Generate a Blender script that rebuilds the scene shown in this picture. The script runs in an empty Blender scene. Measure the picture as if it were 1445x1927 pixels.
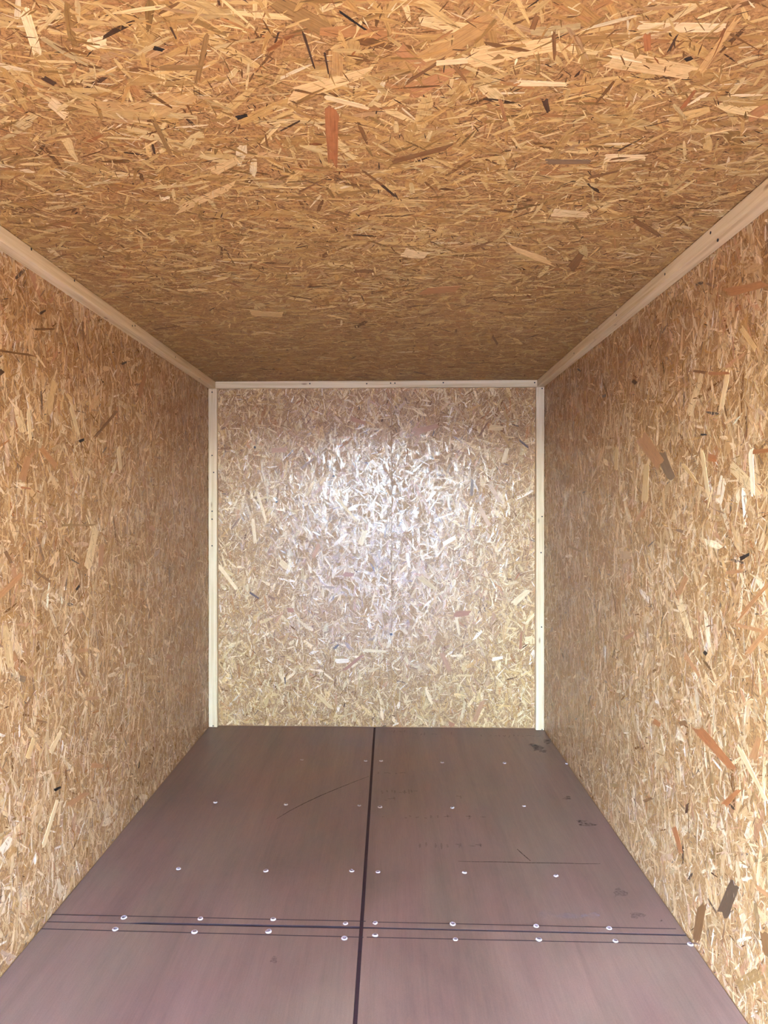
import bpy, bmesh, math, random
import numpy as np
from mathutils import Vector

random.seed(7)
RNG = np.random.default_rng(11)
scene = bpy.context.scene
COL = scene.collection

# ------------------------------------------------------------------ camera
FPX = 1400.0                       # focal length in pixels of the 1445x1927 frame
IW, IH = 1445.0, 1927.0
YAW, PITCH = math.radians(1.75), math.radians(0.22)   # turned a little left, a touch down
SHIFT = 31.0 / IH
CAM = Vector((0.0, 0.0, 1.5))
cam_d = bpy.data.cameras.new('camera')
cam_d.sensor_fit = 'VERTICAL'
cam_d.sensor_height = 36.0
cam_d.lens = 36.0 * FPX / IH
cam_d.shift_x = SHIFT
cam_d.clip_start = 0.02
cam = bpy.data.objects.new('camera', cam_d)
cam.location = CAM
cam.rotation_euler = (math.pi / 2 - PITCH, 0, YAW)
COL.objects.link(cam)
scene.camera = cam

# ------------------------------------------------------------------ daylight
W = bpy.data.worlds.new('sky')
scene.world = W
W.use_nodes = True
nt = W.node_tree
nt.nodes.clear()
sky = nt.nodes.new('ShaderNodeTexSky')
sky.sky_type = 'NISHITA'
sky.sun_disc = False
sky.sun_elevation = math.radians(48)
sky.sun_rotation = math.radians(225)
sky.air_density = 1.0
sky.dust_density = 1.0
sky.ozone_density = 1.5
bg = nt.nodes.new('ShaderNodeBackground')
bg.inputs['Strength'].default_value = 1.0
wo = nt.nodes.new('ShaderNodeOutputWorld')
tint = nt.nodes.new('ShaderNodeMix')          # white balance of the shaded, open-sky daylight
tint.data_type = 'RGBA'
tint.blend_type = 'MULTIPLY'
tint.inputs[0].default_value = 1.0
tint.inputs[7].default_value = (0.81, 0.94, 1.24, 1)
nt.links.new(sky.outputs[0], tint.inputs[6])
nt.links.new(tint.outputs[2], bg.inputs['Color'])
nt.links.new(bg.outputs[0], wo.inputs['Surface'])

vs = scene.view_settings
scene.display_settings.display_device = 'sRGB'
vs.view_transform = 'Standard'
vs.look = 'None'
vs.gamma = 1.0
vs.use_curve_mapping = False
vs.exposure = 4.85
scene.cycles.max_bounces = 8
scene.cycles.diffuse_bounces = 6
scene.cycles.glossy_bounces = 4
scene.cycles.caustics_reflective = True

# ------------------------------------------------------------------ room size
XL, XR = -1.25, 1.045              # left and right wall faces
H = 2.378                          # ceiling height
D = 5.12                           # back wall face
Y0 = -1.7                          # open doorway behind the camera
T = 0.02                           # board thickness
VIS = 0.9                          # nearest depth any surface enters the picture


def ray(px, py):
    """direction of the view ray through a photo pixel"""
    x = (px - IW / 2 + SHIFT * IH) / FPX
    y = -(py - IH / 2) / FPX
    v = Vector((x, y, -1.0))
    return cam.rotation_euler.to_matrix() @ v


def hit(px, py, axis, val):
    """the point of an axis-aligned surface that shows at a photo pixel"""
    d = ray(px, py)
    t = (val - CAM[axis]) / d[axis]
    return CAM + d * t


# ------------------------------------------------------------------ helpers
def lin(r, g, b):
    f = lambda c: ((c / 255 + 0.055) / 1.055) ** 2.4 if c / 255 > 0.04045 else c / 255 / 12.92
    return (f(r), f(g), f(b))


def link(o, parent=None):
    COL.objects.link(o)
    if parent is not None:
        o.parent = parent
    return o


def structure(o, label, cat):
    o['kind'] = 'structure'
    o['label'] = label
    o['category'] = cat
    return o


def mesh_obj(name, verts, faces, mat, parent=None):
    me = bpy.data.meshes.new(name)
    me.from_pydata([tuple(v) for v in verts], [], faces)
    me.update()
    if mat:
        me.materials.append(mat)
    return link(bpy.data.objects.new(name, me), parent)


def box_obj(name, lo, hi, mat, parent=None, bevel=0.0, seg=2):
    bm = bmesh.new()
    bmesh.ops.create_cube(bm, size=1.0)
    for v in bm.verts:
        for k in range(3):
            v.co[k] = lo[k] if v.co[k] < 0 else hi[k]
    if bevel:
        bmesh.ops.bevel(bm, geom=list(bm.edges), offset=bevel, segments=seg, affect='EDGES', profile=0.6)
    me = bpy.data.meshes.new(name)
    bm.to_mesh(me)
    bm.free()
    me.materials.append(mat)
    return link(bpy.data.objects.new(name, me), parent)


class NT:
    """small node-tree writer"""
    def __init__(self, name):
        self.m = bpy.data.materials.new(name)
        self.m.use_nodes = True
        self.t = self.m.node_tree
        self.b = self.t.nodes['Principled BSDF']

    def n(self, typ, **kw):
        nd = self.t.nodes.new('ShaderNode' + typ)
        for k, v in kw.items():
            if k.startswith('i_'):
                key = k[2:]
                key = int(key) if key.isdigit() else key.replace('_', ' ')
                nd.inputs[key].default_value = v
            else:
                setattr(nd, k, v)
        return nd

    def l(self, a, b):
        self.t.links.new(a, b)

    def ramp(self, src, stops):
        r = self.n('ValToRGB')
        el = r.color_ramp.elements
        while len(el) < len(stops):
            el.new(0.5)
        for e, (p, c) in zip(el, stops):
            e.position = p
            e.color = (*c, 1) if len(c) == 3 else c
        self.l(src, r.inputs[0])
        return r.outputs[0]

    def mix(self, fac, a, b, mode='MIX'):
        mx = self.n('Mix', data_type='RGBA', blend_type=mode)
        for s, v in ((0, fac), (6, a), (7, b)):
            if hasattr(v, 'links') or hasattr(v, 'is_linked'):
                self.l(v, mx.inputs[s])
            else:
                mx.inputs[s].default_value = v if s == 0 else (*v, 1)
        return mx.outputs[2]

    def noise(self, vec, scale, detail=4, rough=0.55, dist=0.0):
        nz = self.n('TexNoise', i_Scale=scale, i_Detail=detail, i_Roughness=rough, i_Distortion=dist)
        self.l(vec, nz.inputs['Vector'])
        return nz.outputs['Fac']

    def mapped(self, vec, scale):
        mp = self.n('Mapping')
        mp.inputs['Scale'].default_value = scale
        self.l(vec, mp.inputs['Vector'])
        return mp.outputs[0]

    def math(self, op, a, b):
        m = self.n('Math', operation=op)
        for s, v in ((0, a), (1, b)):
            if hasattr(v, 'is_linked'):
                self.l(v, m.inputs[s])
            else:
                m.inputs[s].default_value = v
        return m.outputs[0]


# ------------------------------------------------------------------ materials
def mat_strand():
    """pressed wood strands: colour of each strand from its own attribute, grain along its own length"""
    m = NT('wood_strand')
    at = m.n('Attribute', attribute_name='tone')
    uv = m.n('UVMap', uv_map='grain')
    g1 = m.noise(m.mapped(uv.outputs[0], (10, 330, 1)), 1.0, 3, 0.6)
    g2 = m.noise(m.mapped(uv.outputs[0], (40, 60, 1)), 1.0, 3, 0.6)
    k1 = m.ramp(g1, [(0.30, (0.70, 0.64, 0.58)), (0.55, (1, 1, 1)), (0.8, (1.0, 1.0, 1.0))])
    k2 = m.ramp(g2, [(0.3, (0.86, 0.84, 0.80)), (0.6, (1, 1, 1))])
    c = m.mix(1.0, at.outputs['Color'], k1, 'MULTIPLY')
    c = m.mix(1.0, c, k2, 'MULTIPLY')
    m.l(c, m.b.inputs['Base Color'])
    r = m.math('MULTIPLY_ADD', at.outputs['Alpha'], 0.28)
    r.node.inputs[2].default_value = 0.15
    m.l(r, m.b.inputs['Roughness'])
    m.b.inputs['Specular IOR Level'].default_value = 0.55
    bp = m.n('Bump', i_Strength=0.25, i_Distance=0.0006)
    m.l(g1, bp.inputs['Height'])
    m.l(bp.outputs[0], m.b.inputs['Normal'])
    return m.m


def mat_core():
    m = NT('board_core')
    tc = m.n('TexCoord')
    n1 = m.noise(m.mapped(tc.outputs['Object'], (1, 1, 1)), 160, 5, 0.7)
    c = m.ramp(n1, [(0.3, lin(104, 70, 38)), (0.5, lin(164, 120, 68)), (0.7, lin(190, 148, 90))])
    m.l(c, m.b.inputs['Base Color'])
    m.b.inputs['Roughness'].default_value = 0.6
    return m.m


def mat_pine(name, along, seed):
    """planed pale spruce batten, grain along one axis, a few knots"""
    m = NT(name)
    tc = m.n('TexCoord')
    sc = [55, 55, 55]
    sc[along] = 1.6
    mp = m.n('Mapping')
    mp.inputs['Scale'].default_value = sc
    mp.inputs['Location'].default_value = (seed * 3.1, seed * 1.7, seed * 2.3)
    m.l(tc.outputs['Object'], mp.inputs['Vector'])
    g = m.noise(mp.outputs[0], 1.0, 5, 0.6, 0.4)
    c = m.ramp(g, [(0.28, lin(198, 166, 114)), (0.5, lin(221, 195, 145)), (0.72, lin(232, 210, 166))])
    sc2 = [16, 16, 16]
    sc2[along] = 5.0
    mp2 = m.n('Mapping')
    mp2.inputs['Scale'].default_value = sc2
    mp2.inputs['Location'].default_value = (seed * 5.3, seed, seed * 0.7)
    m.l(tc.outputs['Object'], mp2.inputs['Vector'])
    vo = m.n('TexVoronoi', i_Scale=1.0, i_Randomness=1.0)
    m.l(mp2.outputs[0], vo.inputs['Vector'])
    kn = m.ramp(vo.outputs['Distance'], [(0.05, lin(150, 100, 60)), (0.13, (1, 1, 1))])
    c = m.mix(0.65, c, kn, 'MULTIPLY')
    m.l(c, m.b.inputs['Base Color'])
    m.b.inputs['Roughness'].default_value = 0.55
    bp = m.n('Bump', i_Strength=0.15, i_Distance=0.001)
    m.l(g, bp.inputs['Height'])
    m.l(bp.outputs[0], m.b.inputs['Normal'])
    return m.m


def mat_floor():
    """brown film-faced plywood, streaked and worn along its length"""
    m = NT('film_faced_plywood')
    tc = m.n('TexCoord')
    P = tc.outputs['Object']
    rnd = m.n('ObjectInfo')
    sh = m.n('VectorMath', operation='SCALE')
    sh.inputs[0].default_value = (7.3, 3.1, 5.7)
    m.l(rnd.outputs['Random'], sh.inputs['Scale'])
    ad = m.n('VectorMath', operation='ADD')
    m.l(P, ad.inputs[0])
    m.l(sh.outputs[0], ad.inputs[1])
    P = ad.outputs[0]
    big = m.noise(m.mapped(P, (1.9, 1.0, 1)), 1.0, 5, 0.62, 0.4)
    hue = m.noise(m.mapped(P, (3.2, 1.3, 1)), 1.3, 3, 0.5, 0.3)
    streak = m.noise(m.mapped(P, (17, 0.9, 1)), 1.0, 6, 0.7, 0.5)
    fine = m.noise(m.mapped(P, (210, 12, 1)), 1.0, 3, 0.6)
    speck = m.noise(P, 420, 2, 0.5)
    c = m.ramp(hue, [(0.32, lin(134, 102, 84)), (0.5, lin(133, 104, 84)), (0.66, lin(131, 106, 84))])
    v = m.ramp(big, [(0.28, (0.74, 0.72, 0.72)), (0.5, (1, 1, 1)), (0.7, (1.18, 1.18, 1.16))])
    c = m.mix(1.0, c, v, 'MULTIPLY')
    s = m.ramp(streak, [(0.32, (0.80, 0.79, 0.78)), (0.5, (1, 1, 1)), (0.70, (1.2, 1.19, 1.17))])
    c = m.mix(0.7, c, s, 'MULTIPLY')
    f = m.ramp(fine, [(0.3, (0.90, 0.89, 0.89)), (0.6, (1.04, 1.04, 1.04))])
    c = m.mix(0.6, c, f, 'MULTIPLY')
    k = m.ramp(speck, [(0.35, (0.82, 0.82, 0.82)), (0.6, (1.06, 1.06, 1.06))])
    c = m.mix(0.5, c, k, 'MULTIPLY')
    m.l(c, m.b.inputs['Base Color'])
    r = m.ramp(big, [(0.3, (0.40,) * 3), (0.7, (0.52,) * 3)])
    m.l(r, m.b.inputs['Roughness'])
    m.b.inputs['Specular IOR Level'].default_value = 0.45
    hgt = m.math('ADD', fine, speck)
    bp = m.n('Bump', i_Strength=0.12, i_Distance=0.001)
    m.l(hgt, bp.inputs['Height'])
    m.l(bp.outputs[0], m.b.inputs['Normal'])
    return m.m


def mat_plain(name, rgb, rough, metal=0.0, vary=0.12, scale=60):
    m = NT(name)
    tc = m.n('TexCoord')
    nz = m.noise(tc.outputs['Object'], scale, 4, 0.6)
    lo = tuple(max(0, c * (1 - vary)) for c in rgb)
    hi = tuple(min(1, c * (1 + vary)) for c in rgb)
    m.l(m.ramp(nz, [(0.3, lo), (0.7, hi)]), m.b.inputs['Base Color'])
    m.b.inputs['Roughness'].default_value = rough
    m.b.inputs['Metallic'].default_value = metal
    return m.m


def mat_mark(name, rgb, amount, scale, lo=0.38):
    """worn ink or dirt: patchy, the board shows through"""
    m = NT(name)
    tc = m.n('TexCoord')
    nz = m.noise(tc.outputs['Object'], scale, 4, 0.7)
    m.b.inputs['Base Color'].default_value = (*rgb, 1)
    m.b.inputs['Roughness'].default_value = 0.6
    a = m.ramp(nz, [(lo, (0, 0, 0)), (lo + .24, (amount,) * 3)])
    m.l(a, m.b.inputs['Alpha'])
    return m.m


M_STRAND = mat_strand()
M_CORE = mat_core()
M_FLOOR = mat_floor()
M_SUB = mat_plain('dark_subfloor', lin(66, 38, 33), 0.8)
M_SCREW = mat_plain('pale_screw_plug', lin(200, 186, 176), 0.42, 0.0, 0.08, 300)
M_RECESS_SHADE = mat_plain('screw_recess_shade', lin(120, 98, 92), 0.6, 0.0, 0.2, 300)  # darker colour stands in for the shade inside the screw rings
M_NAIL = mat_plain('nail_head', lin(48, 42, 40), 0.5, 0.5)
M_LINE = mat_mark('chalk_line', lin(58, 38, 35), 0.9, 40, 0.18)
M_EDGE = mat_plain('sealed_board_edge', lin(46, 26, 23), 0.7)
M_SCRATCH = mat_mark('scratch', lin(62, 34, 32), 0.75, 60, 0.26)
M_INK = mat_mark('faded_ink', lin(52, 36, 40), 0.40, 120)
M_SCUFF = mat_mark('grey_scuff', lin(34, 28, 34), 0.60, 45)
M_PALE = mat_mark('pale_wipe', lin(158, 140, 134), 0.35, 25)
M_STEEL = mat_plain('painted_steel', lin(96, 98, 100), 0.6, 0.0, 0.1, 4)
M_HEDGE = mat_plain('added_hedge_leaves', lin(52, 66, 38), 0.9, 0.0, 0.4, 2)
M_GROUND = mat_plain('added_asphalt_yard', lin(78, 76, 74), 0.85, 0.0, 0.15, 3)

# ------------------------------------------------------------------ strand colours
TONES = {
    'pale':   lin(236, 214, 166), 'light': lin(222, 193, 138), 'tan': lin(205, 170, 112),
    'mid':    lin(192, 154, 97), 'redtan': lin(188, 140, 92), 'red': lin(174, 116, 70),
    'pink':   lin(206, 172, 132), 'olive': lin(160, 127, 76),  'brown': lin(138, 101, 60),
    'grey':   lin(138, 115, 88),  'dark': lin(84, 60, 40),     'black': lin(38, 30, 26),
    'white':  lin(246, 234, 206), 'umber': lin(104, 84, 62),
}
PICK = ['pale', 'light', 'tan', 'mid', 'redtan', 'pink', 'olive', 'brown', 'dark', 'white', 'red']
PROB_BIG = np.array([.14, .26, .28, .14, .07, .06, .02, .02, .0, .01, .0])
PROB_MED = np.array([.16, .21, .20, .18, .07, .05, .06, .05, .006, .02, .006])
PROB_SML = np.array([.22, .11, .09, .11, .05, .02, .12, .15, .07, .06, .01])
TONES = {k: (c[0] * .97, c[1] * .875, c[2] * .74) for k, c in TONES.items()}
TABLE = np.array([TONES[k] for k in PICK])


def outlines(n, k):
    """n strand outlines of k points in unit length and width"""
    if k == 8:
        base = np.array([(-.5, -.28), (-.22, -.5), (.20, -.5), (.5, -.3), (.5, .25), (.18, .5), (-.2, .5), (-.5, .3)])
        jx, jy = .05, .10
    else:
        base = np.array([(-.5, -.15), (0, -.5), (.5, -.2), (.5, .2), (0, .5), (-.5, .2)])
        jx, jy = .06, .14
    o = np.repeat(base[None], n, 0)
    o = o + np.stack([RNG.uniform(-jx, jx, (n, k)), RNG.uniform(-jy, jy, (n, k))], -1)
    sl = RNG.normal(0, .10, (n, 1))                 # slanted broken ends
    o[..., 0] += sl * np.sign(o[..., 0]) * o[..., 1] * 2 * .5
    tp = RNG.uniform(.45, 1.15, (n, 1))             # one end narrower
    o[..., 1] *= np.where(o[..., 0] > 0, tp, 1.0)
    bend = RNG.normal(0, .22, (n, 1))
    o[..., 1] += bend * (o[..., 0] ** 2 - .1)
    return o


def strand_batch(amin, amax, bmin, bmax, count, L, Wd, k, zr, prob, axis, spread, mixr, tl, tw, tint, gloss=(0, 1)):
    """arrays of strands lying in a board's (a, b) plane, c = height above it"""
    n = int(count)
    ca, cb = RNG.uniform(amin, amax, n), RNG.uniform(bmin, bmax, n)
    ln = L[0] + (L[1] - L[0]) * RNG.beta(1.6, 2.4, n)
    wd = Wd[0] + (Wd[1] - Wd[0]) * RNG.beta(1.4, 2.6, n)
    ang = axis + RNG.normal(0, spread, n)
    rnd = RNG.random(n) < mixr
    ang[rnd] = RNG.uniform(0, math.pi, rnd.sum())
    o = outlines(n, k)
    u, v = o[..., 0] * ln[:, None], o[..., 1] * wd[:, None]
    ct, st = np.cos(ang)[:, None], np.sin(ang)[:, None]
    a = np.clip(ca[:, None] + u * ct - v * st, amin, amax)
    b = np.clip(cb[:, None] + u * st + v * ct, bmin, bmax)
    z0 = RNG.uniform(zr[0], zr[1], n)
    c = z0[:, None] + u * RNG.normal(0, tl, n)[:, None] + v * RNG.normal(0, tw, n)[:, None]
    c = np.maximum(c, 0.0001)
    off = RNG.uniform(0, 50, (n, 2))
    uv = np.stack([u + off[:, :1], v + off[:, 1:]], -1)
    tone = TABLE[RNG.choice(len(PICK), n, p=prob / prob.sum())].copy()
    tone *= RNG.normal(1, .10, (n, 1)).clip(.7, 1.25)
    tone *= np.array(tint)
    tone = np.clip(tone, .004, .95)
    rgba = np.concatenate([tone, RNG.uniform(gloss[0], gloss[1], (n, 1))], 1)
    return dict(a=a, b=b, c=c, uv=uv, rgba=rgba, k=k, ln=ln, ca=ca, cb=cb)


def take(s, idx):
    return {q: (w if q == 'k' else w[idx]) for q, w in s.items()}


def build_strands(name, batches, frame, parent):
    """one mesh from strand batches; frame maps (a, b, c) into the room"""
    org, ea, eb, ec = [np.array(q, float) for q in frame]
    V, UV, C, starts, totals = [], [], [], [], []
    pos = 0
    for s in batches:
        n, k = s['a'].shape
        if n == 0:
            continue
        p = org + s['a'][..., None] * ea + s['b'][..., None] * eb + s['c'][..., None] * ec
        flip = np.dot(np.cross(ea, eb), ec) < 0
        uv = s['uv']
        if flip:
            p, uv = p[:, ::-1], uv[:, ::-1]
        V.append(p.reshape(-1, 3))
        UV.append(uv.reshape(-1, 2))
        C.append(np.repeat(s['rgba'], k, 0))
        starts.append(pos + np.arange(n) * k)
        totals.append(np.full(n, k))
        pos += n * k
    V, UV, C = np.concatenate(V), np.concatenate(UV), np.concatenate(C)
    st = np.concatenate(starts).astype(np.int32)
    me = bpy.data.meshes.new(name)
    me.vertices.add(pos)
    me.vertices.foreach_set('co', V.astype(np.float32).ravel())
    me.loops.add(pos)
    me.loops.foreach_set('vertex_index', np.arange(pos, dtype=np.int32))
    me.polygons.add(len(st))
    me.polygons.foreach_set('loop_start', st)
    uvl = me.uv_layers.new(name='grain')
    uvl.data.foreach_set('uv', UV.astype(np.float32).ravel())
    ca = me.color_attributes.new('tone', 'FLOAT_COLOR', 'POINT')
    ca.data.foreach_set('color', C.astype(np.float32).ravel())
    me.update(calc_edges=True)
    me.materials.append(M_STRAND)
    return link(bpy.data.objects.new(name, me), parent)


def line_board(board, frame, a0, a1, b0, b1, axis, near=None, keep=70, tint=(1, 1, 1), size=1.0, gloss=(0, 1), relief=1.2):
    """cover a board with pressed strands: the largest as parts of their own, the rest as one mesh.
    near: (name of the depth coordinate, value) below which nothing shows in the photo"""
    big, med, sml = [], [], []
    zones = [(a0, a1, b0, b1, 1.0, True)]
    if near == 'a':
        zones = [(VIS, a1, b0, b1, 1.0, True), (a0, VIS, b0, b1, 0.6, False)]
    if near == 'b':
        zones = [(a0, a1, VIS, b1, 1.0, True), (a0, a1, b0, VIS, 0.6, False)]
    for (p, q, r, s, f, fine) in zones:
        A = (q - p) * (s - r) * f / size ** 2
        big.append(strand_batch(p, q, r, s, 190 * A, (.07 * size, .19 * size), (.012 * size, .046 * size), 8, (.0001, .0006), PROB_BIG, axis, .45, .45, .003 * relief, .014 * relief, tint, gloss))
        med.append(strand_batch(p, q, r, s, 1050 * A, (.035 * size, .12 * size), (.004 * size, .018 * size), 8, (.0001, .0008), PROB_MED, axis, .5, .6, .004 * relief, .025 * relief, tint, gloss))
        if fine:
            sml.append(strand_batch(p, q, r, s, 4200 * A, (.008 * size, .052 * size), (.0012 * size, .0062 * size), 6, (.0002, .0011), PROB_SML, axis, .6, .7, .006 * relief, .035 * relief, tint, gloss))
    # the strands that show largest become objects of their own
    s = big[0]
    org, ea, eb, ec = [np.array(q, float) for q in frame]
    ctr = org + s['ca'][:, None] * ea + s['cb'][:, None] * eb
    size = s['ln'] / np.maximum(ctr[:, 1], .3)
    order = np.argsort(-size)
    single, rest = order[:keep], order[keep:]
    for i in single:
        one = take(s, np.array([i]))
        build_strands('strand', [one], frame, board)
    st = build_strands('strands', [take(s, rest)] + big[1:] + med + sml, frame, board)
    st['kind'] = 'stuff'


def hand_strand(board, axis, val, sgn, p, q, w, tone, lift=0.0011, taper=None, off=None):
    """one strand seen in the photo, laid on the board where it lies: p, q its ends and w its width in photo pixels"""
    dx, dy = q[0] - p[0], q[1] - p[1]
    ll = math.hypot(dx, dy) or 1
    nx, ny = -dy / ll, dx / ll
    t2 = random.uniform(.55, 1.0) if taper is None else taper
    fr = lambda m_: random.uniform(-m_, m_)
    sl = fr(.10)                                    # slanted break
    prof = []
    for e, b in ((0, -1), (.28, -1), (.6, -1), (.86, -1), (1, -1), (1, -.45), (1, .05), (1, .5), (.97, 1), (.7, 1), (.4, 1), (.12, 1), (0, .9), (0, .35), (0, -.2), (0, -.6)):
        wv = .5 * (1 + (t2 - 1) * e)
        a = e
        if e >= .97:
            a = 1 + fr(.07) + sl * b
        elif e == 0:
            a = fr(.07) + sl * b
        prof.append((a, b * wv * (1 + fr(.10)) if abs(b) > .8 else b * wv))
    pts = [hit(p[0] + dx * a + nx * w * b, p[1] + dy * a + ny * w * b, axis, val) for a, b in prof]
    if off:
        for v in pts:
            v.y += off(v.x) - LEAN * v.z
    n = Vector((0, 0, 0))
    n[axis] = sgn
    if w > 12 and (axis == 2 or tone != 'redtan') and tone not in ('dark', 'black', 'red', 'brown', 'grey', 'umber'):
        lift = .0006                                # finer strands lie over the broad ones
    lift += random.uniform(0, .0002)
    tl = [random.uniform(-.0002, .0002) for _ in range(2)]
    top = [v + n * (lift + tl[0] * (k / 15 - .5)) for k, v in enumerate(pts)]
    bot = [v + n * .0001 for v in pts]
    nn = len(pts)
    # face order so that the top looks into the room
    e = (top[4] - top[0]).cross(top[8] - top[0])
    if e.dot(n) < 0:
        top.reverse()
        bot.reverse()
    faces = [tuple(range(nn))] + [(i, i + nn, (i + 1) % nn + nn, (i + 1) % nn) for i in range(nn)]
    o = mesh_obj('strand', top + bot, faces, M_STRAND, board)
    me = o.data
    c = np.array(TONES[tone]) * random.uniform(.92, 1.08)
    ca = me.color_attributes.new('tone', 'FLOAT_COLOR', 'POINT')
    ca.data.foreach_set('color', np.tile(np.append(c, random.uniform(.5, 1.3) if axis != 2 else 1.6), 2 * nn).astype(np.float32))
    ax = hit(*q, axis, val) - hit(*p, axis, val)
    ax.normalize()
    bx = n.cross(ax)
    r = random.uniform(0, 40)
    uvl = me.uv_layers.new(name='grain')
    for lp in me.loops:
        v = me.vertices[lp.vertex_index].co
        uvl.data[lp.index].uv = (v.dot(ax) + r, v.dot(bx) + r)


# ================================================================== the room shell, with added unseen shapes outside to steer the daylight
XC0, XC1 = XL - T, XR + T
ground = mesh_obj('ground', [(-30, -40, -.2), (30, -40, -.2), (30, Y0, -.2), (-30, Y0, -.2)], [(0, 1, 2, 3)], M_GROUND)  # added yard, never in view, kept dark to limit bounce onto the ceiling
structure(ground, 'grey asphalt yard added unseen in front of the open doorway', 'ground')

header = box_obj('trim_6', (XC0, Y0 - .06, H - .11), (XC1, Y0, H + .12), M_STEEL, bevel=.006)
structure(header, 'grey steel header over the open doorway', 'trim')
for x0, x1, lb in ((-4.2, -1.7, 'left'), (1.8, 4.6, 'right')):
    added_shed = box_obj('added_shed_' + lb, (x0, -20, -.2), (x1, -15, 7.5), M_STEEL, bevel=.02)  # added unseen block; the pair leaves a narrow sky gap for the glare
    structure(added_shed, 'unseen grey steel block added to narrow the daylight, on the ' + lb + ' of the sky gap', 'added_shed')
added_loft = box_obj('unseen_loft', (-1.7, -20, 4.2), (1.8, -15, 7.5), M_STEEL, bevel=.02)  # added unseen block, keeps high sky off the lower end wall
structure(added_loft, 'unseen grey steel block added over the sky gap to stop higher daylight', 'added_loft')
added_hedge = box_obj('added_hedge', (-30, -41, -.2), (30, -39, 3.3), M_HEDGE, bevel=.3)  # added unseen green block, hides low sky so the glare sits higher
structure(added_hedge, 'dark green block added out of view to cut off the low sky', 'added_hedge')

floor = box_obj('floor', (XC0, Y0, -.08), (XC1, D + T, -.006), M_SUB)
structure(floor, 'brown film-faced plywood floor in four boards with dark seams', 'floor')
ceiling = box_obj('ceiling', (XC0, Y0, H), (XC1, D + T, H + T), M_CORE)
structure(ceiling, 'ochre strand board ceiling of coarse pressed wood chips', 'ceiling')
wall_left = box_obj('wall_left', (XC0, Y0, -.018), (XL, D, H), M_CORE)
structure(wall_left, 'strand board wall on the left with pale vertical chips', 'wall')
wall_right = box_obj('wall_right', (XR, Y0, -.018), (XC1, D, H), M_CORE)
structure(wall_right, 'strand board wall on the right, glossy where the daylight grazes it', 'wall')
wall_back = box_obj('wall_back', (XC0, D + .008, -.018), (XC1, D + T, H), M_CORE)
structure(wall_back, 'strand board end wall of two panels facing the viewer', 'wall')

# two panels on the end wall, butted a little out of plane
XJ = 0.010
LEAN = 0.0085          # the panels lean in a little towards the top
def back_panel(x0, x1, d0, d1):
    """panel whose face runs from depth d0 at x0 to d1 at x1"""
    vs_ = [(x0, d0, 0), (x1, d1, 0), (x1, d1 - LEAN * H, H), (x0, d0 - LEAN * H, H)]
    vs_ += [(x, D + .012, z) for x, _, z in vs_]
    o = mesh_obj('panel', vs_, [(0, 1, 2, 3), (7, 6, 5, 4), (0, 4, 5, 1), (1, 5, 6, 2), (2, 6, 7, 3), (3, 7, 4, 0)], M_CORE, wall_back)
    ea = Vector((x1 - x0, d1 - d0, 0)).normalized()
    eb = Vector((0, -LEAN, 1)).normalized()
    fr = ((x0, d0, 0), ea, eb, eb.cross(ea) if eb.cross(ea).y < 0 else ea.cross(eb))
    return o, fr, (Vector((x1 - x0, d1 - d0, 0))).length

pl, fl, wl = back_panel(XL, XJ - .001, D - .001, D + .002)
pr, fr_, wr = back_panel(XJ + .001, XR, D - .006, D + .007)
OFF_L = lambda x: -.001 + .003 * (x - XL) / (XJ - XL)
OFF_R = lambda x: -.006 + .013 * (x - XJ) / (XR - XJ)
line_board(pl, fl, 0, wl, .002, H, math.pi / 2, keep=60, gloss=(-.08, .75), tint=(1, 1.01, 1.06), size=.76, relief=2.0)
line_board(pr, fr_, 0, wr, .002, H, math.pi / 2, keep=60, gloss=(-.08, .75), tint=(1, 1.01, 1.06), size=.76, relief=2.0)
line_board(wall_left, ((XL, 0, 0), (0, 1, 0), (0, 0, 1), (1, 0, 0)), Y0, D, .002, H, math.pi / 2, 'a', 90, gloss=(.2, 1.2), tint=(1.02, 1.05, 1.24), size=.86)
line_board(wall_right, ((XR, 0, 0), (0, 1, 0), (0, 0, 1), (-1, 0, 0)), Y0, D, .002, H, math.pi / 2, 'a', 90, gloss=(.2, 1.2), tint=(1.02, 1.05, 1.24), size=.86)
line_board(ceiling, ((0, 0, H), (1, 0, 0), (0, 1, 0), (0, 0, -1)), XL, XR, Y0, D, 0.0, 'b', 90, gloss=(1.3, 2.0), tint=(.81, .795, .67))

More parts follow.
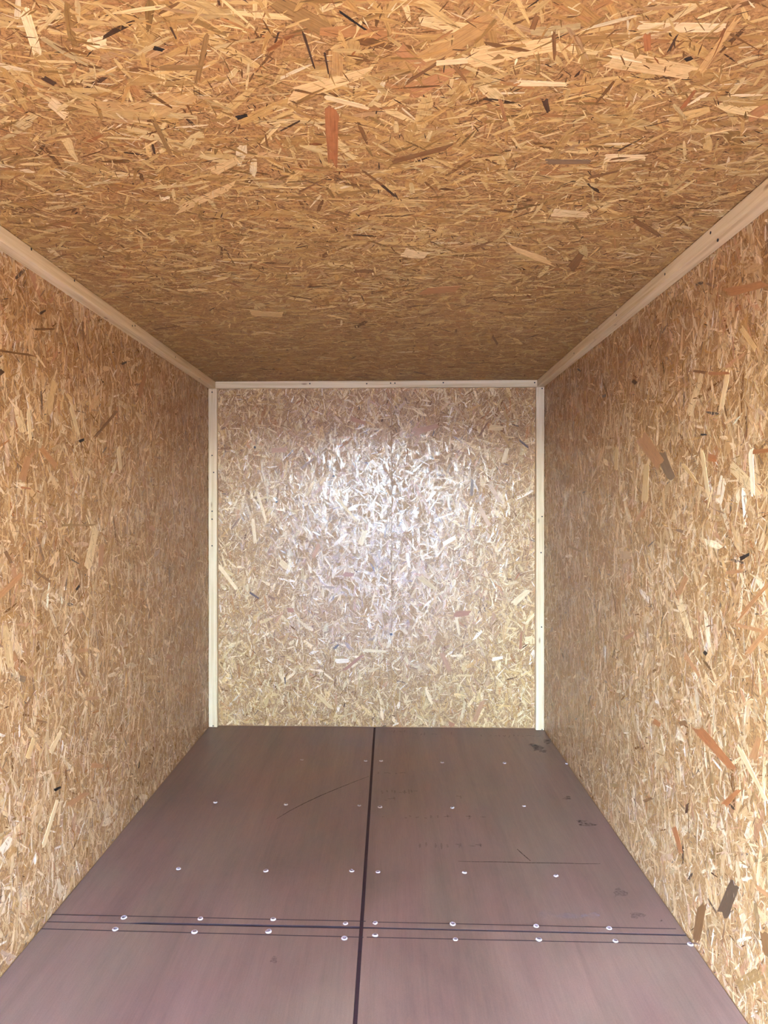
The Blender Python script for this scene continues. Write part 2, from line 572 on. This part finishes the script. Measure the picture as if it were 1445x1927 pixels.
# ------------------------------------------------------------------ strands one can point at
CEIL = [
 (289,89,308,94,8,'black'),(81,145,104,158,9,'dark'),(445,222,465,216,8,'black'),(571,62,591,126,5,'dark'),(611,100,618,137,4,'dark'),
 (640,22,689,56,4,'black'),(321,51,331,71,4,'dark'),(411,0,413,9,5,'dark'),(624,205,626,308,27,'red'),(631,95,632,142,28,'mid'),
 (288,224,321,289,8,'olive'),(389,65,371,154,11,'olive'),(45,20,72,102,20,'pale'),(299,127,379,127,11,'olive'),(289,207,364,172,38,'tan'),
 (165,198,294,202,18,'tan'),(543,180,688,137,28,'light'),(610,182,692,202,8,'pale'),(339,393,438,349,14,'light'),(399,324,449,299,20,'light'),
 (563,361,615,334,4,'brown'),(683,321,720,349,4,'brown'),(523,5,613,55,30,'olive'),(287,271,291,289,5,'dark'),(518,79,524,61,4,'dark'),
 (740,303,845,276,10,'brown'),(765,155,838,108,6,'brown'),(853,123,878,152,7,'brown'),(770,175,855,133,30,'redtan'),(770,130,935,30,36,'mid'),
 (1146,108,1304,138,38,'light'),(890,108,1041,83,38,'light'),(823,118,883,113,10,'pale'),(1217,63,1219,95,15,'red'),(1025,188,1032,210,12,'dark'),
 (1284,203,1309,168,8,'red'),(1031,304,1111,304,10,'grey'),(1041,60,1044,108,8,'brown'),(1001,55,1011,28,11,'brown'),(1207,50,1362,53,19,'pale'),
 (1317,135,1387,35,14,'tan'),(1141,297,1214,296,14,'pale'),(1111,333,1164,321,5,'brown'),(720,349,743,369,5,'dark'),(750,90,795,125,24,'redtan'),
 (941,186,951,226,8,'redtan'),(1289,113,1302,108,7,'black'),(1259,95,1274,65,5,'dark'),(1407,223,1445,201,18,'redtan'),(976,156,1066,158,10,'pale'),
 (145,415,207,452,14,'olive'),(668,510,703,510,6,'brown'),(473,589,531,592,9,'light'),(289,620,339,613,3,'brown'),(632,397,657,405,5,'brown'),
 (1074,506,1094,478,18,'brown'),(795,548,863,543,11,'redtan'),(888,469,925,453,4,'brown'),(758,475,803,481,18,'pale'),(966,468,1036,493,11,'light'),
 (1192,413,1242,443,9,'brown'),(1039,400,1106,403,14,'pale'),(926,631,936,648,5,'brown'),(95,190,125,218,20,'pale'),(165,85,200,75,22,'pale'),
]
LEFT = [
 (-6,659,61,669,4,'brown'),(149,831,158,827,5,'black'),(262,744,274,703,9,'redtan'),(32,768,43,812,14,'pale'),(53,772,57,832,7,'pale'),
 (179,822,221,772,5,'brown'),(65,620,103,619,4,'brown'),(155,606,156,640,4,'brown'),(68,1077,95,1095,5,'brown'),(134,1053,148,1061,3,'dark'),
 (10,1038,22,1060,7,'brown'),(143,1110,149,1102,4,'black'),(40,917,58,920,4,'red'),(116,988,176,988,5,'olive'),(165,1068,180,995,14,'pale'),
 (189,1066,191,1025,9,'redtan'),(76,842,106,879,10,'redtan'),(222,842,227,885,7,'pale'),(90,779,103,716,13,'light'),(133,766,148,819,8,'pale'),
 (40,905,53,862,15,'redtan'),(-4,704,5,697,10,'dark'),(283,990,291,998,8,'redtan'),(125,1012,137,1028,6,'redtan'),(-3,1124,43,1078,10,'redtan'),
 (318,1068,319,1095,3,'brown'),(229,685,238,681,4,'dark'),(102,1487,114,1481,6,'black'),(129,1515,163,1492,9,'redtan'),(95,1415,115,1376,9,'pale'),
 (198,1397,215,1397,13,'olive'),(149,1257,159,1273,5,'brown'),(147,1225,165,1223,7,'redtan'),(37,1276,48,1279,12,'grey'),(11,1612,27,1594,14,'mid'),
 (2,1605,20,1575,16,'white'),(52,1426,63,1390,9,'light'),(68,1356,88,1359,5,'brown'),(82,1590,107,1508,7,'pale'),(10,1178,20,1258,20,'light'),
 (172,1440,193,1442,9,'redtan'),(161,1315,186,1313,7,'redtan'),(313,1236,324,1236,10,'redtan'),(45,1335,66,1297,4,'brown'),(75,590,85,584,5,'dark'),
]
RIGHT = [
 (1206,823,1243,874,24,'redtan'),(1243,853,1264,900,19,'grey'),(1297,780,1322,702,13,'pale'),(1306,698,1328,701,5,'brown'),(1335,703,1372,702,6,'red'),
 (1357,772,1370,698,9,'pale'),(1393,1052,1410,1043,8,'black'),(1352,947,1361,900,14,'white'),(1377,878,1432,932,18,'pale'),(1413,850,1417,930,9,'white'),
 (1321,849,1333,932,7,'pale'),(1286,874,1312,909,7,'light'),(1191,716,1197,722,7,'dark'),(1319,818,1330,818,4,'black'),(1332,860,1348,863,14,'red'),
 (1413,851,1448,847,8,'red'),(1070,1027,1094,1038,5,'olive'),(1166,1045,1188,1045,15,'pink'),(1277,1118,1292,1085,9,'redtan'),(1275,1125,1300,1198,13,'pale'),
 (1197,980,1217,951,7,'redtan'),(1213,943,1217,874,12,'light'),(1159,883,1161,842,6,'light'),(1395,616,1421,656,10,'light'),(1370,551,1442,533,18,'redtan'),
 (1366,1078,1399,1074,7,'redtan'),(1392,1161,1448,1096,8,'redtan'),(1314,1372,1381,1448,17,'red'),(1363,1515,1391,1486,11,'red'),(1360,1722,1383,1662,24,'umber'),
 (1310,1772,1322,1702,16,'brown'),(1385,1860,1431,1830,26,'olive'),(1268,1557,1282,1605,9,'red'),(1278,1363,1292,1359,9,'brown'),(1230,1356,1243,1365,10,'red'),
 (1175,1202,1193,1192,8,'red'),(1389,1404,1443,1508,9,'pale'),(1417,1428,1429,1388,16,'redtan'),(1149,1477,1165,1478,8,'olive'),(1211,1508,1227,1502,6,'brown'),
 (1288,1231,1316,1271,8,'redtan'),(1256,1186,1257,1214,5,'olive'),(1438,1755,1447,1803,16,'brown'),(1425,1670,1447,1686,8,'redtan'),(1407,1230,1447,1182,10,'redtan'),
 (1385,1176,1437,1188,7,'redtan'),(1325,1226,1330,1232,6,'black'),(1292,1530,1294,1512,5,'dark'),(1087,694,1093,699,4,'dark'),(1134,746,1141,744,5,'dark'),
]
BACK = [
 (512,848,540,847,9,'redtan'),(568,882,591,863,5,'brown'),(574,841,584,856,7,'redtan'),(468,939,473,962,6,'olive'),(484,926,501,981,5,'pale'),
 (476,976,481,1024,6,'pale'),(636,939,670,980,5,'pale'),(612,907,614,918,6,'white'),(589,1049,601,1024,8,'redtan'),(660,788,687,797,9,'redtan'),
 (699,867,710,878,7,'white'),(626,896,630,896,4,'black'),(519,945,523,944,4,'black'),(479,843,482,841,4,'black'),(435,997,451,976,3,'brown'),
 (678,1025,687,999,10,'pale'),(410,1062,445,1107,7,'pale'),(528,1056,541,1069,11,'pale'),(541,1148,553,1148,9,'red'),(469,1114,488,1126,4,'dark'),
 (505,1121,518,1128,5,'brown'),(648,1261,681,1233,6,'red'),(686,1224,728,1226,6,'pale'),(631,1244,657,1243,8,'white'),(628,1221,637,1213,5,'dark'),
 (647,1080,665,1082,9,'red'),(536,1274,537,1287,3,'dark'),(597,1306,623,1333,7,'light'),(519,1170,532,1152,4,'redtan'),
 (976,828,994,843,4,'dark'),(902,820,917,795,4,'brown'),(779,815,822,802,13,'redtan'),(920,805,947,806,11,'light'),(842,769,870,753,4,'light'),
 (947,870,954,844,9,'pale'),(921,912,942,947,8,'pink'),(887,933,888,902,6,'grey'),(900,952,921,989,9,'pink'),(832,1025,858,1010,8,'white'),
 (855,1156,884,1153,12,'red'),(858,1161,864,1194,5,'pale'),(830,1228,847,1263,9,'redtan'),(926,1241,946,1237,7,'white'),(979,1221,981,1189,6,'red'),
 (987,1206,1008,1204,14,'pale'),(966,1136,995,1110,12,'pale'),(989,1174,1005,1156,5,'pale'),(860,1271,889,1271,4,'light'),(789,1085,818,1108,11,'light'),
 (766,1040,770,1066,6,'white'),(735,1191,737,1195,5,'black'),(893,1358,908,1320,9,'redtan'),(844,1362,856,1364,9,'red'),
]
for (x0, y0, x1, y1, w, t) in CEIL:
    hand_strand(ceiling, 2, H, -1, (x0, y0), (x1, y1), w, t)
for (x0, y0, x1, y1, w, t) in LEFT:
    hand_strand(wall_left, 0, XL, 1, (x0, y0), (x1, y1), w, t)
for (x0, y0, x1, y1, w, t) in RIGHT:
    hand_strand(wall_right, 0, XR, -1, (x0, y0), (x1, y1), w, t)
for (x0, y0, x1, y1, w, t) in BACK:
    hand_strand(pl if x1 < 737 else pr, 1, D, -1, (x0, y0), (x1, y1), w, t, off=OFF_L if x1 < 737 else OFF_R)

# ------------------------------------------------------------------ battens along the corners
B = 0.05
def batten(name, lo, hi, along, seed, label):
    o = box_obj(name, lo, hi, mat_pine('spruce_' + name, along, seed), bevel=.0025)
    return structure(o, label, 'trim')

t_left = batten('trim_1', (XL + .003, Y0, H - B), (XL + B, D - .003, H - .003), 1, 1, 'pale spruce batten running along the left edge of the ceiling')
t_right = batten('trim_2', (XR - B, Y0, H - B), (XR - .003, D - .003, H - .003), 1, 2, 'pale spruce batten running along the right edge of the ceiling')
t_top = batten('trim_3', (XL + B + .001, D - B, H - B), (XR - B - .001, D - .003, H - .003), 0, 3, 'pale spruce batten across the top of the end wall')
t_vl = batten('trim_4', (XL + .003, D - B, .002), (XL + .062, D - .003, H - B - .002), 2, 4, 'upright spruce batten in the left corner of the end wall')
t_vr = batten('trim_5', (XR - .058, D - B, .002), (XR - .003, D - .003, H - B - .002), 2, 5, 'upright spruce batten in the right corner of the end wall')

# nail heads: a shallow domed disc, shared mesh
def disc_mesh(name, prof, seg, mat):
    """turned profile (r, h) about +z"""
    vs_, fs = [], []
    for r, h in prof:
        for k in range(seg):
            a = 2 * math.pi * k / seg
            vs_.append((r * math.cos(a), r * math.sin(a), h))
    for i in range(len(prof) - 1):
        for k in range(seg):
            k2 = (k + 1) % seg
            fs.append((i * seg + k, i * seg + k2, (i + 1) * seg + k2, (i + 1) * seg + k))
    fs.append(tuple(range((len(prof) - 1) * seg, len(prof) * seg)))
    me = bpy.data.meshes.new(name)
    me.from_pydata(vs_, [], fs)
    me.materials.append(mat)
    for p in me.polygons:
        p.use_smooth = True
    me.update()
    return me

NAIL = disc_mesh('nail', [(.0048, -.002), (.0048, .0006), (.003, .0011), (.001, .0012)], 10, M_NAIL)
def nail(parent, pos, n):
    o = bpy.data.objects.new('nail', NAIL)
    o.location = pos
    o.rotation_euler = Vector(n).to_track_quat('Z', 'Y').to_euler()
    link(o, parent)

for px, py in ((399, 738), (399, 857), (402, 889), (399, 962), (399, 977), (399, 1027), (401, 1366)):
    nail(t_vl, hit(px, py, 1, D - B), (0, -1, 0))
for px, py in ((1020, 731), (1020, 972), (1018, 1040), (1020, 1373), (1019, 1180)):
    nail(t_vr, hit(px, py, 1, D - B), (0, -1, 0))
for px, py in ((583, 722), (735, 721), (743, 721), (834, 720), (1006, 720), (690, 722)):
    nail(t_top, hit(px, py, 1, D - B), (0, -1, 0))
for px, py in ((59, 469), (249, 613), (254, 613), (140, 528), (330, 672)):
    nail(t_left, hit(px, py, 0, XL + B), (1, 0, 0))
for px, py in ((1337, 438), (1350, 452), (1251, 516), (1160, 593), (1080, 665)):
    nail(t_right, hit(px, py, 0, XR - B), (-1, 0, 0))

# ------------------------------------------------------------------ floor boards
fx = lambda px, py: hit(px, py, 2, 0.0)
s_far, s_near = fx(705, 1368), fx(668, 1927)
SX = lambda y: s_far.x + (s_near.x - s_far.x) * (y - s_far.y) / (s_near.y - s_far.y)
cl, cm, cr = fx(110, 1735), fx(690, 1746), fx(1288, 1760)     # cross seam
def CY(x):
    return cl.y + (cm.y - cl.y) * (x - cl.x) / (cm.x - cl.x) if x < cm.x else cm.y + (cr.y - cm.y) * (x - cm.x) / (cr.x - cm.x)

def floor_board(pts):
    n = len(pts)
    c = Vector((sum(p[0] for p in pts) / n, sum(p[1] for p in pts) / n, 0))
    bm = bmesh.new()
    top = [bm.verts.new((p[0] - c.x, p[1] - c.y, 0)) for p in pts]
    bot = [bm.verts.new((p[0] - c.x, p[1] - c.y, -.0058)) for p in pts]
    f = bm.faces.new(top)
    bm.faces.new(bot[::-1])
    for i in range(n):
        bm.faces.new((top[i], bot[i], bot[(i + 1) % n], top[(i + 1) % n]))
    bmesh.ops.recalc_face_normals(bm, faces=bm.faces)
    bmesh.ops.bevel(bm, geom=[e for e in bm.edges if all(v.co.z > -.001 for v in e.verts)], offset=.0012, segments=1, affect='EDGES')
    me = bpy.data.meshes.new('floor_board')
    bm.to_mesh(me)
    bm.free()
    me.materials.append(M_FLOOR)
    me.materials.append(M_EDGE)
    for p in me.polygons:
        if p.normal.z < .9:
            p.material_index = 1
    o = bpy.data.objects.new('floor_board', me)
    o.location = c
    return link(o, floor)

g = .0055                                  # half the lengthwise gap
gl0, gl1, gr = .0015, .0065, .0032         # half the cross gap: left wall, middle, right
yb, yf = D - .002, Y0 + .01
xl, xr = XL + .002, XR - .002
b_fl = floor_board([(xl, CY(xl) + gl0), (xl + .30, CY(xl + .3) + gl0), (xl + .36, CY(xl + .36) + gl1), (SX(cm.y) - g, CY(SX(cm.y)) + gl1), (SX(yb) - g, yb), (xl, yb)])
b_fr = floor_board([(SX(cm.y) + g, CY(SX(cm.y)) + gr), (xr, CY(xr) + gr), (xr, yb), (SX(yb) + g, yb)])
b_nl = floor_board([(xl, yf), (SX(yf) - g, yf), (SX(cm.y) - g, CY(SX(cm.y)) - gl1), (xl + .36, CY(xl + .36) - gl1 * .6), (xl + .30, CY(xl + .3) - gl0), (xl, CY(xl) - gl0)])
b_nr = floor_board([(SX(yf) + g, yf), (xr, yf), (xr, CY(xr) - gr), (SX(cm.y) + g, CY(SX(cm.y)) - gr)])

def board_at(p):
    far = p.y > CY(p.x)
    left = p.x < SX(p.y)
    return (b_fl if left else b_fr) if far else (b_nl if left else b_nr)

# screw plugs: raised pale ring around a small recess
SCREW = disc_mesh('screw', [(.0108, -.001), (.0104, .0016), (.0090, .0034), (.0066, .0036), (.0050, .0012), (.0040, .0004), (.001, .0005)], 16, M_SCREW)
SCREW.materials.append(M_RECESS_SHADE)
for p in SCREW.polygons:
    if math.hypot(p.center.x, p.center.y) < .0062:
        p.material_index = 1
SCREWS = [(568,1430),(688,1432),(717,1432),(832,1435),(949,1436),(1067,1437),
          (405,1510),(538,1514),(676,1516),(715,1519),(851,1520),(986,1517),
          (336,1635),(500,1639),(662,1639),(711,1641),(874,1642),(1046,1648),
          (233,1727),(377,1729),(514,1730),(650,1738),(706,1737),(852,1739),(1009,1743),(1146,1747),
          (217,1749),(366,1754),(505,1753),(648,1766),(706,1760),(857,1768),(1014,1768),(1158,1771),(1299,1777)]
for px, py in SCREWS:
    p = fx(px, py)
    o = bpy.data.objects.new('screw', SCREW)
    b = board_at(p)
    o.location = p - b.location
    o.rotation_euler = (random.uniform(-.16, .16), random.uniform(-.16, .16), random.uniform(0, 6))
    s = random.uniform(.85, 1.1)
    o.scale = (s, s, s)
    link(o, b)

def ribbon(name, pts, wd, mat, z=.0004, parent=None, taper=False):
    """thin drawn or scratched line on the floor, pts in room coordinates"""
    b = parent or board_at(pts[len(pts) // 2])
    L_, R_ = [], []
    for i, p in enumerate(pts):
        a, c = pts[max(i - 1, 0)], pts[min(i + 1, len(pts) - 1)]
        d = (c - a)
        d.z = 0
        d.normalize()
        k = wd / 2 * (1 if not taper else .35 + .65 * math.sin(math.pi * (i + .3) / (len(pts) - .4)))
        nrm = Vector((-d.y, d.x, 0)) * k
        q = Vector((p.x, p.y, z)) - b.location
        L_.append(q + nrm)
        R_.append(q - nrm)
    n = len(pts)
    return mesh_obj(name, L_ + R_, [(i + n, i + 1 + n, i + 1, i) for i in range(n - 1)], mat, b)

def span(a, b, n=14, jit=.0006):
    pts = []
    for i in range(n + 1):
        t = i / n
        p = fx(a[0] + (b[0] - a[0]) * t, a[1] + (b[1] - a[1]) * t)
        p.y += random.uniform(-jit, jit)
        pts.append(p)
    return pts

# pairs of guide lines beside the cross seam
ribbon('guide_line', span((96, 1721), (688, 1734)), .0055, M_LINE)
ribbon('guide_line', span((700, 1735), (1272, 1748)), .0050, M_LINE)
ribbon('guide_line', span((78, 1748), (684, 1764)), .0055, M_LINE)
ribbon('guide_line', span((690, 1764), (1300, 1777)), .0050, M_LINE)
# the curved scratch
ribbon('scratch', [fx(*p) for p in ((519, 1542), (545, 1526), (574, 1511), (604, 1497), (635, 1484), (665, 1472), (694, 1461))], .006, M_SCRATCH, taper=True)
ribbon('scratch', span((862, 1621), (1130, 1626), 8, .002), .006, M_SCRATCH, taper=True)
ribbon('scratch', [fx(*p) for p in ((973, 1598), (984, 1608), (998, 1620))], .006, M_SCRATCH, taper=True)

# rows of faded, unreadable stencil marks
def ink_row(x0, x1, y, hgt, step, mat=M_INK, dens=.8):
    x = x0
    while x < x1:
        if random.random() < dens:
            w = random.uniform(.5, 1.5) * step
            yy = y + random.uniform(-.25, .25) * hgt
            h2 = hgt * random.uniform(.4, 1)
            if random.random() < .5:
                a, b = (x, yy - h2 / 2), (x + random.uniform(-2, 2), yy + h2 / 2)
                wd = .010
            else:
                a, b = (x, yy), (x + w, yy + random.uniform(-2, 2))
                wd = .012
            ribbon('ink_mark', [fx(*a), fx((a[0] + b[0]) / 2 + .5, (a[1] + b[1]) / 2), fx(*b)], wd, mat, taper=True)
        x += step * random.uniform(.7, 1.6)

ink_row(735, 765, 1377, 6, 5)
ink_row(780, 856, 1381, 6, 5)
ink_row(905, 1010, 1385, 5, 6)
ink_row(712, 768, 1455, 4, 7, dens=.6)
ink_row(718, 782, 1490, 8, 6)
ink_row(724, 745, 1504, 6, 5)
ink_row(710, 905, 1537, 8, 9, dens=.7)
ink_row(790, 905, 1590, 12, 11, dens=.6)
ink_row(838, 870, 1500, 10, 8, dens=.6)

def scuff(px, py, rx, ry, mat, n=12):
    """ragged dirt patch"""
    pts = []
    for k in range(n):
        a = 2 * math.pi * k / n
        r = random.uniform(.45, 1.1)
        pts.append(fx(px + rx * r * math.cos(a), py + ry * r * math.sin(a)))
    b = board_at(fx(px, py))
    vs_ = [Vector((p.x, p.y, .0005)) - b.location for p in pts]
    o = mesh_obj('scuff_mark', vs_, [tuple(range(n))[::-1]], mat, b)
    return o

for a in ((1012, 1407, 16, 8), (1030, 1396, 10, 5), (1001, 1402, 8, 4), (1022, 1414, 10, 3), (1110, 1552, 22, 4), (1095, 1546, 12, 3),
          (1066, 1502, 10, 4), (1244, 1733, 3, 2)):
    scuff(*a, M_SCUFF)
for a in ((515, 1806, 9, 9), (1165, 1680, 18, 10), (1198, 1722, 18, 8)):
    scuff(*a, M_INK)
for a in ((1025, 1722, 20, 8), (1070, 1724, 34, 9), (1110, 1722, 20, 7)):
    scuff(*a, M_PALE)
